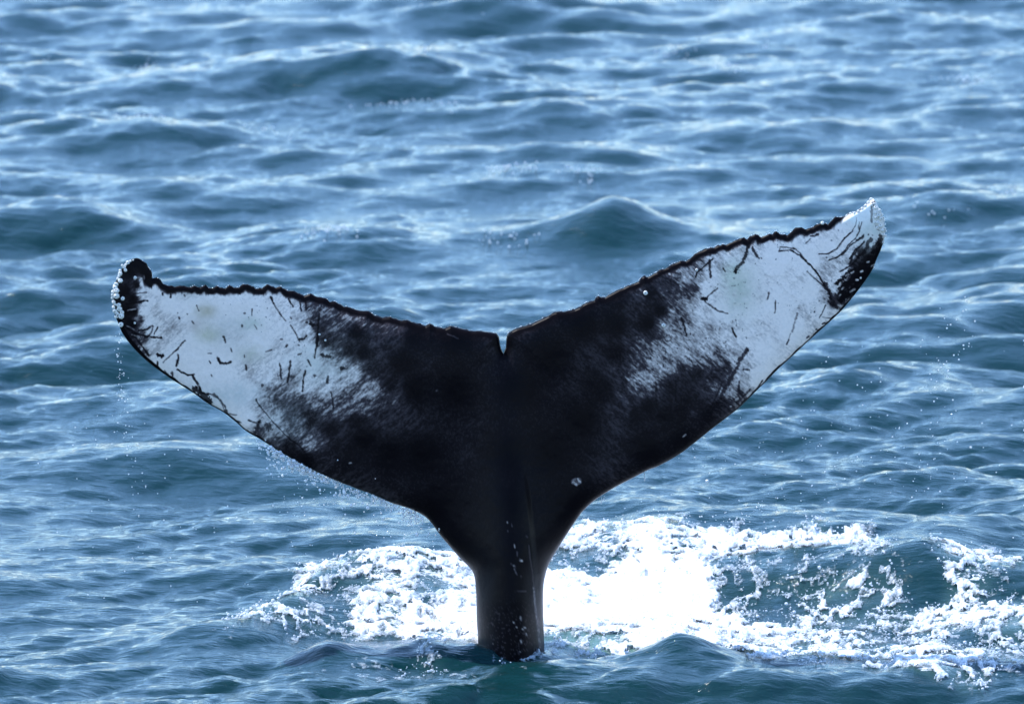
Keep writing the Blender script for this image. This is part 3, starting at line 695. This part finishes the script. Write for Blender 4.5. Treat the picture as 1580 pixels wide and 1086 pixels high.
def pigment(px, py, dT, dL, back):
    w = idw(px, py, WHITE, 3.2, 8.0)
    left = px < 780
    # streaks run outwards and up on both flukes
    ang = np.where(left, R(38), R(-40))
    u = px * np.cos(ang) - py * np.sin(ang)
    v = px * np.sin(ang) + py * np.cos(ang)
    st = fbm(u / 26, v / 5.0, 4, 1, 0.62)
    bl = fbm(px / 24 + 5, py / 24, 4, 3, 0.6)
    fine = fbm(u / 9 + 3, v / 2.6, 3, 5, 0.6)
    grain = fbm(u / 3.6 + 1, v / 1.9, 2, 7)
    n = 0.30 * st + 0.24 * bl + 0.26 * fine + 0.20 * grain - 0.5
    env = np.clip(4 * w * (1 - w), 0, 1) ** 0.85
    f = w + n * (1.9 * env + 0.06) * sstep(0.0, 0.22, w)
    val = np.clip((f - 0.06) / 0.86, 0, 1) ** 1.25
    # soft plum-grey veil where white shows thinly through
    veil = np.clip(w * (0.4 + bl) * 0.28, 0, 0.2)
    val = np.maximum(val * 1.0, veil)
    spk = sstep(.56, .74, fbm(px / 2.3 + 2, py / 2.3, 2, 4)) * np.clip(4 * w * (1 - w), 0, 1)
    val = val + spk * .38 * (0.35 - val)
    # sparse random flecks on the white
    fl = fbm(px / 3.2, py / 3.6, 2, 6)
    pt = fbm(px / 60, py / 60, 2, 2)
    val *= 1 - 0.6 * sstep(0.86, 0.94, fl + 0.3 * (pt - .5))
    # black trailing edge
    wd = 8.5 + 4.5 * (fbm(px / 9, py / 9, 3, 2) - .5) + np.where(px > 1285, -9, 0) * sstep(1285, 1310, px)
    wd = np.where(px < 235, 13, wd)
    wd2 = wd + 9 * np.clip(fbm(px / 3.5, py / 40, 2, 4) - .45, 0, 1)
    val *= sstep(wd - 1.0, wd2 + 4.5, dT + 0.0) * (1 - 0) + 0
    cream_tip = sstep(1294, 1306, px) * (1 - sstep(375, 385, py))
    # black leading edge line
    we = 1.6 + 2.2 * np.clip(fbm(px / 16, py / 16, 2, 7) - .35, 0, 1) * 2
    we = we + np.where((px < 300), 3.5 * (1 - sstep(200, 300, px)), 0)
    we = np.where(cream_tip > .5, 0, we)
    val *= sstep(we - .8, we + 1.2, dL) * (1 - cream_tip) + cream_tip
    # strokes
    jx = px + 1.6 * (fbm(px / 5, py / 5, 2, 0) - .5); jy = py + 1.6 * (fbm(px / 5 + 7, py / 5, 2, 1) - .5)
    for pts, wdt, a in SK:
        wdt = wdt * 0.8 if wdt < 5 else wdt
        xs = [p[0] for p in pts]; ys = [p[1] for p in pts]
        m = (px > min(xs) - wdt - 3) & (px < max(xs) + wdt + 3) & (py > min(ys) - wdt - 3) & (py < max(ys) + wdt + 3)
        if not m.any(): continue
        d = seg_dist(jx[m], jy[m], pts) + wdt * 0.85 * (fbm(px[m] / 3.0 + 4, py[m] / 3.0, 2, 2) - .45)
        a = a * (.8 + .15 * math.sin(xs[0] * 7.7 + ys[0]))
        if (wdt > 9):
            d = d - 2.5 * (fbm(px[m] / 4, py[m] / 4, 3, 3) - .5) * 2
        val[m] *= 1 - a * (1 - sstep(wdt * .5 - .9, wdt * .5 + 1.3, d))
    for pts, wdt, a in PALE:
        xs = [p[0] for p in pts]; ys = [p[1] for p in pts]
        m = (px > min(xs) - wdt - 3) & (px < max(xs) + wdt + 3) & (py > min(ys) - wdt - 3) & (py < max(ys) + wdt + 3)
        if not m.any(): continue
        d = seg_dist(jx[m], jy[m], pts)
        val[m] = np.maximum(val[m], a * (0.6 + 0.8 * (fbm(px[m] / 2.5, py[m] / 2.5, 2, 3) - .2)) * (1 - sstep(wdt * .5 - .6, wdt * .5 + .9, d)))
    # barnacle pits and speckle low on the stock
    sp = sstep(0.74, 0.80, fbm(px / 1.7, py / 1.7, 1, 2)) * sstep(900, 990, py) * (px > 730) * (px < 845)
    val = np.maximum(val, sp * 0.16)
    val = np.clip(val, 0, 1)
    white = np.array([0.95, 0.81, 0.71]); black = np.array([0.0055, 0.004, 0.005]); plum = np.array([0.066, 0.052, 0.056])
    v3 = val[..., None]
    lo = black + (plum - black) * np.clip(v3 / 0.32, 0, 1)
    hi = plum + (white - plum) * np.clip((v3 - 0.32) / 0.68, 0, 1)
    c = np.where(v3 < 0.32, lo, hi)
    # diatom stains: ochre and greenish patches on the white
    for (sx, sy, rx, ry, col, a) in [(317, 480, 16, 12, (.60, .50, .36), .45), (303, 503, 14, 12, (.62, .50, .42), .3), (324, 516, 18, 13, (.60, .54, .36), .42), (388, 500, 18, 10, (.56, .58, .45), .35), (385, 548, 22, 14, (.60, .55, .42), .35),
                                     (352, 512, 30, 25, (.60, .56, .5), .25), (500, 560, 50, 35, (.56, .57, .48), .3), (360, 610, 70, 22, (.60, .59, .53), .35), (1140, 445, 26, 42, (.60, .58, .46), .45), (1128, 422, 12, 16, (.58, .62, .42), .25),
                                     (1345, 355, 26, 40, (.66, .64, .55), .55), (1320, 335, 26, 12, (.85, .82, .74), .7), (1335, 320, 14, 18, (.88, .85, .78), .8), (290, 455, 20, 8, (.6, .57, .48), .25), (440, 650, 40, 30, (.55, .56, .5), .3)]:
        q = 1.9 * a * np.exp(-((px - sx) / rx) ** 2 - ((py - sy) / ry) ** 2) * (0.5 + fbm(px / 7, py / 7, 3, 5)) * val
        c = c * (1 - q[..., None]) + np.array(col) * q[..., None]
    if back: c = c * 0 + black * 1.2
    return c


def build_side(TE, LE, KN, nv_f, nv_b):
    T, Lp, LEs = ruled(TE, LE, KN, 0.95)
    res = {}
    for nm, nv in (('f', nv_f), ('b', nv_b)):
        t = np.linspace(0, 1, nv)
        t = 0.6 * t + 0.4 * (0.5 - 0.5 * np.cos(np.pi * t))
        P = T[:, None, :] * (1 - t[None, :, None]) + Lp[:, None, :] * t[None, :, None]
        px, py = P[..., 0], P[..., 1]
        sh = px.shape; fx, fy = px.ravel(), py.ravel()
        # only segments close by matter: chunk by station
        dT = np.empty(fx.shape); dL = np.empty(fx.shape)
        tep = np.array(TE); lep = np.array(LEs)
        ch = 40
        for s in range(0, sh[0], ch):
            sl = slice(s * nv, min(s + ch, sh[0]) * nv)
            x0, x1 = fx[sl].min() - 220, fx[sl].max() + 220
            def near(poly):
                k = [i for i in range(len(poly)) if x0 <= poly[i][0] <= x1]
                a, b = max(min(k) - 1, 0), min(max(k) + 2, len(poly))
                return [tuple(q) for q in poly[a:b]]
            dT[sl] = seg_dist(fx[sl], fy[sl], near(tep)); dL[sl] = seg_dist(fx[sl], fy[sl], near(lep[4:]))
        dT = dT.reshape(sh); dL = dL.reshape(sh)
        res[nm] = (px, py, dT, dL)
    return res


def make_whale():
    sides = []
    for TE, LE, KN in ((TE_L, LE_L, KN_L), (TE_R, LE_R, KN_R)):
        sides.append(build_side(TE, LE, KN, 250, 44))
    V, Cc, F = [], [], []
    base = 0
    for si, s in enumerate(sides):
        grids = {}
        for nm in ('f', 'b'):
            px, py, dT, dL = s[nm]
            D = whale_depth(px, py, dT, dL, nm == 'b')
            D[:, 0] = 0; D[1:, -1] = 0; D[-1, :] = 0
            if nm == 'f':
                D[:, 1:-1] += (0.0035 * (fbm(px / 12, py / 12, 3, 6) - .5) * np.minimum(dT, dL).clip(0, 10) / 10)[:, 1:-1]
            Y = arch(px, py) + (D if nm == 'b' else -D)
            # keep the leaning of the stock: it comes up slightly away from the camera
            Y = Y + 0.0
            P = at_depth(px, py, Y)
            c = pigment(px, py, dT, dL, nm == 'b')
            n = px.size
            V.append(P.reshape(-1, 3)); Cc.append(c.reshape(-1, 3))
            idx = np.arange(n).reshape(px.shape) + base; base += n
            q = np.stack([idx[:-1, :-1], idx[1:, :-1], idx[1:, 1:], idx[:-1, 1:]], -1).reshape(-1, 4)
            flip = (si == 0) ^ (nm == 'b')
            F.append(q[:, ::-1] if flip else q)
            grids[nm] = idx
        s['grids'] = grids
    V = np.concatenate(V); Cc = np.concatenate(Cc); F = np.concatenate(F)
    # weld: front and back share the two edges (stitch with strips of equal stations)
    remap = np.arange(len(V))
    for s in sides:
        f, b = s['grids']['f'], s['grids']['b']
        remap[b[:, 0]] = f[:, 0]; remap[b[:, -1]] = f[:, -1]
    f0, f1 = sides[0]['grids']['f'], sides[1]['grids']['f']
    b0, b1 = sides[0]['grids']['b'], sides[1]['grids']['b']
    remap[f1[0, :]] = f0[0, :]; remap[b1[0, :]] = remap[b0[0, :]]
    for _ in range(3): remap = remap[remap]
    F = remap[F]
    used = np.unique(F); rm = np.full(len(V), -1); rm[used] = np.arange(len(used))
    body = mesh_from('tail_flukes', V[used], rm[F], M_SKIN)
    add_color(body, 'pigment', Cc[used])
    ob = bpy.data.objects.new('humpback_whale', None); COL.objects.link(ob)
    body.parent = ob
    ob['label'] = 'humpback whale with its black and white tail flukes raised out of the sea'
    ob['category'] = 'whale'
    return ob, sides


def barnacle_mesh(name, seed):
    rg = random.Random(seed)
    n = 14
    rings = [(1.0, 0.0), (0.97, 0.4), (0.78, 0.8), (0.5, 1.0), (0.30, 1.0), (0.2, 0.8)]
    V, F = [], []
    for k, (r, z) in enumerate(rings):
        for i in range(n):
            a = 2 * math.pi * i / n
            rr = r * (1 + (0.09 if i % 2 else -0.05) * (k < 3) + rg.uniform(-.05, .05))
            V.append((rr * math.cos(a), rr * math.sin(a), z + rg.uniform(-.04, .04) * (k > 0)))
    for k in range(len(rings) - 1):
        for i in range(n):
            j = (i + 1) % n
            F.append((k * n + i, k * n + j, (k + 1) * n + j, (k + 1) * n + i))
    me = bpy.data.meshes.new(name)
    F.append(tuple(range((len(rings) - 1) * n, len(rings) * n)))
    me.from_pydata(V, [], F); me.update()
    me.materials.append(M_BARN); me.materials.append(M_HOLE)
    me.polygons[len(F) - 1].material_index = 1
    for p in me.polygons: p.use_smooth = True
    return me


def add_barnacles(whale):
    meshes = [barnacle_mesh('barnacle', s) for s in range(4)]
    items = []
    for x, y, r in [(280, 225, 24), (215, 270, 30), (215, 360, 33), (165, 405, 30), (150, 452, 33), (170, 490, 35), (168, 555, 38), (122, 505, 25), (118, 580, 26), (132, 635, 28), (245, 590, 27),
                    (195, 675, 32), (133, 700, 27), (205, 722, 36), (148, 750, 30), (235, 768, 28), (230, 815, 40), (165, 825, 25), (225, 925, 34), (405, 320, 20), (400, 905, 16),
                    (312, 128, 26), (265, 185, 24), (345, 108, 16), (215, 232, 20), (140, 425, 22), (118, 545, 24), (185, 335, 22), (285, 155, 18), (175, 780, 26), (200, 300, 18), (150, 665, 18), (238, 165, 16), (380, 95, 12)]:
        items.append((160 + x / 8.35, 390 + y / 8.35, r / 8.35))
    for x, y, r in [(475, 150, 19), (510, 180, 20), (480, 195, 18), (500, 218, 22), (532, 215, 15), (478, 238, 18), (520, 250, 20), (545, 268, 18), (500, 285, 20), (470, 283, 16), (553, 302, 16),
                    (515, 312, 20), (558, 338, 14), (535, 355, 15), (568, 362, 12), (490, 332, 14), (545, 392, 14), (566, 402, 12), (543, 462, 13), (435, 75, 15), (412, 105, 17), (385, 135, 15), (355, 160, 15),
                    (320, 185, 14), (285, 200, 14), (250, 205, 14), (215, 225, 12), (455, 690, 12), (340, 785, 9), (465, 115, 12), (548, 240, 10), (440, 125, 14)]:
        items.append((1270 + x / 5.87, 295 + y / 5.87, r / 5.87))
    items += [(996, 452, 3.4), (1024, 502, 3.2), (1075, 416.5, 2.2), (1269, 344.5, 3.0), (493, 516, 1.8), (502, 525, 1.6)]
    tep = TE_L if True else None
    for i, (px, py, r) in enumerate(items):
        a = arch(np.array(px), np.array(py))
        TE, LE = (TE_L, LE_L) if px < 780 else (TE_R, LE_R)
        ax, ay = np.array([px]), np.array([py])
        dT = seg_dist(ax, ay, TE); dL = seg_dist(ax, ay, LE)
        D = whale_depth(ax, ay, dT, dL, False)[0]
        p = at_depth(px, py, float(a) - D + 0.001)
        o = bpy.data.objects.new('barnacle', meshes[i % 4])
        COL.objects.link(o)
        o.parent = whale
        s = r / FPX * CAM_D * 1.02
        # face out of the skin: towards the camera, leaning off the nearest edge
        out = Vector((0, -1, 0.12))
        if min(dT[0], dL[0]) < 10:
            poly = TE if dT[0] < dL[0] else LE
            q = min(poly, key=lambda k: (k[0] - px) ** 2 + (k[1] - py) ** 2)
            e = Vector((q[0] - px, 0, py - q[1]))
            if e.length > .01: out += e.normalized() * 0.55
        qz = out.to_track_quat('Z', 'Y')
        o.rotation_mode = 'QUATERNION'
        from mathutils import Quaternion
        o.rotation_quaternion = qz @ Quaternion((0, 0, 1), random.uniform(0, 6.28))
        o.location = p
        o.scale = (s, s * random.uniform(.85, 1.1), s * random.uniform(.7, 1.0))


def make_drops():
    P, r, st = [], [], []

    def add(px, py, y, rad, s=1.0):
        P.append(at_depth(px, py, y)); r.append(rad); st.append(s)
    # curtain under the left fluke's leading edge
    le = [(400, 678), (426, 694), (449, 707), (469, 718), (493, 730), (517, 741), (542, 751), (562, 758), (582, 766), (603, 776), (633, 786), (652, 797), (664, 808)]
    dens = [.3, 1, .9, 1, .7, .45, .6, .5, .35, .5, .5, .25, .1]
    xs = [p[0] for p in le]; ys = [p[1] for p in le]
    n = 0
    while n < 430:
        x = random.uniform(395, 668)
        if random.random() > np.interp(x, xs, dens): continue
        y = np.interp(x, xs, ys) + 1 + random.expovariate(1 / 7.0)
        add(x + random.gauss(0, 1.5), y, random.gauss(0, .02), random.choice([.0022, .0026, .003, .0036,   .0045, .006]) * 1.6, random.uniform(.8, 1.5)); n += 1
    for _ in range(190):
        x = random.uniform(400, 690)
        y = np.interp(x, xs, ys) + random.expovariate(1 / 32.0)
        add(x, y, random.gauss(0, .06), random.choice([.002, .003, .004, .0052]))
    for (x0, y0, l) in [(587, 770, 9), (603, 778, 14), (622, 786, 18), (633, 788, 20), (640, 790, 19), (560, 760, 8), (472, 722, 10), (448, 709, 14), (452, 710, 18), (928, 768, 9), (932, 766, 7), (553, 756, 10), (995, 730, 12)]:
        for k in range(int(l * .9)):
            add(x0 + random.gauss(0, .5) + (.12 * k if x0 > 635 and x0 < 650 else 0), y0 + k / .9 + random.gauss(0, .6), 0.0, .0026 + random.random() * .0012, 1.8)
    # trickle off the left tip
    for _ in range(75):
        t = random.random() ** 1.3
        add(184 + 30 * t * t + random.gauss(0, 3 + 5 * t), 515 + 250 * t, random.gauss(0, .05), random.choice([.0018, .0024, .003, .004]))
    for _ in range(110):
        x = random.uniform(40, 640); y = random.uniform(640, 930)
        add(x, y, random.uniform(-.3, .5), random.choice([.0018, .0026, .0036]))
    # right of the tail
    for _ in range(300):
        x = min(1580, max(870, random.gauss(1250, 190))); y = random.uniform(520, 850)
        if y < 745 - (x - 960) * 0.66 + 14: continue
        add(x, y, random.uniform(-.4, .6), random.choice([.0016, .0022, .003, .004]))
    for _ in range(60):
        t = random.random()
        add(1480 - 60 * t + random.gauss(0, 18), 450 + 330 * t, random.gauss(0, .1), random.choice([.0025, .0035, .005]))
    add(1091, 742, -0.3, .010); add(1498, 690, -.3, .007)
    for _ in range(70):
        add(random.gauss(1130, 60), random.gauss(800, 22), random.uniform(0, 1), random.choice([.002, .003, .0045]))
    # water still clinging to the rims: white beads added for the rim highlights
    for TEp, n_ in ((TE_R, 150), (TE_L, 60)):
        for _ in range(n_):
            i = random.randrange(3, len(TEp) - 1); t = random.random()
            x = TEp[i][0] * (1 - t) + TEp[i + 1][0] * t; y = TEp[i][1] * (1 - t) + TEp[i + 1][1] * t
            add(x, y - .3, float(arch(np.array(x), np.array(y))) + random.uniform(-.004, .006), random.choice([.0016, .0022, .003]))
    # over the foam crest
    for _ in range(420):
        x = random.uniform(480, 1600); yc = np.interp(x, [p[0] for p in RING], [p[1] for p in RING])
        y = yc - 10 - abs(random.gauss(0, 9))
        if 700 < x < 870: continue
        add(x, y, 3.0, random.choice([.002, .003, .004, .006]))
    P = np.array(P)
    ob = beads('water_drops', P, r, M_DROP, np.array(st))
    ob['kind'] = 'stuff'; ob['category'] = 'water drops'
    ob['label'] = 'bright falling water drops around the raised tail flukes'


make_sea()
make_foam()
whale, _ = make_whale()
add_barnacles(whale)
make_drops()
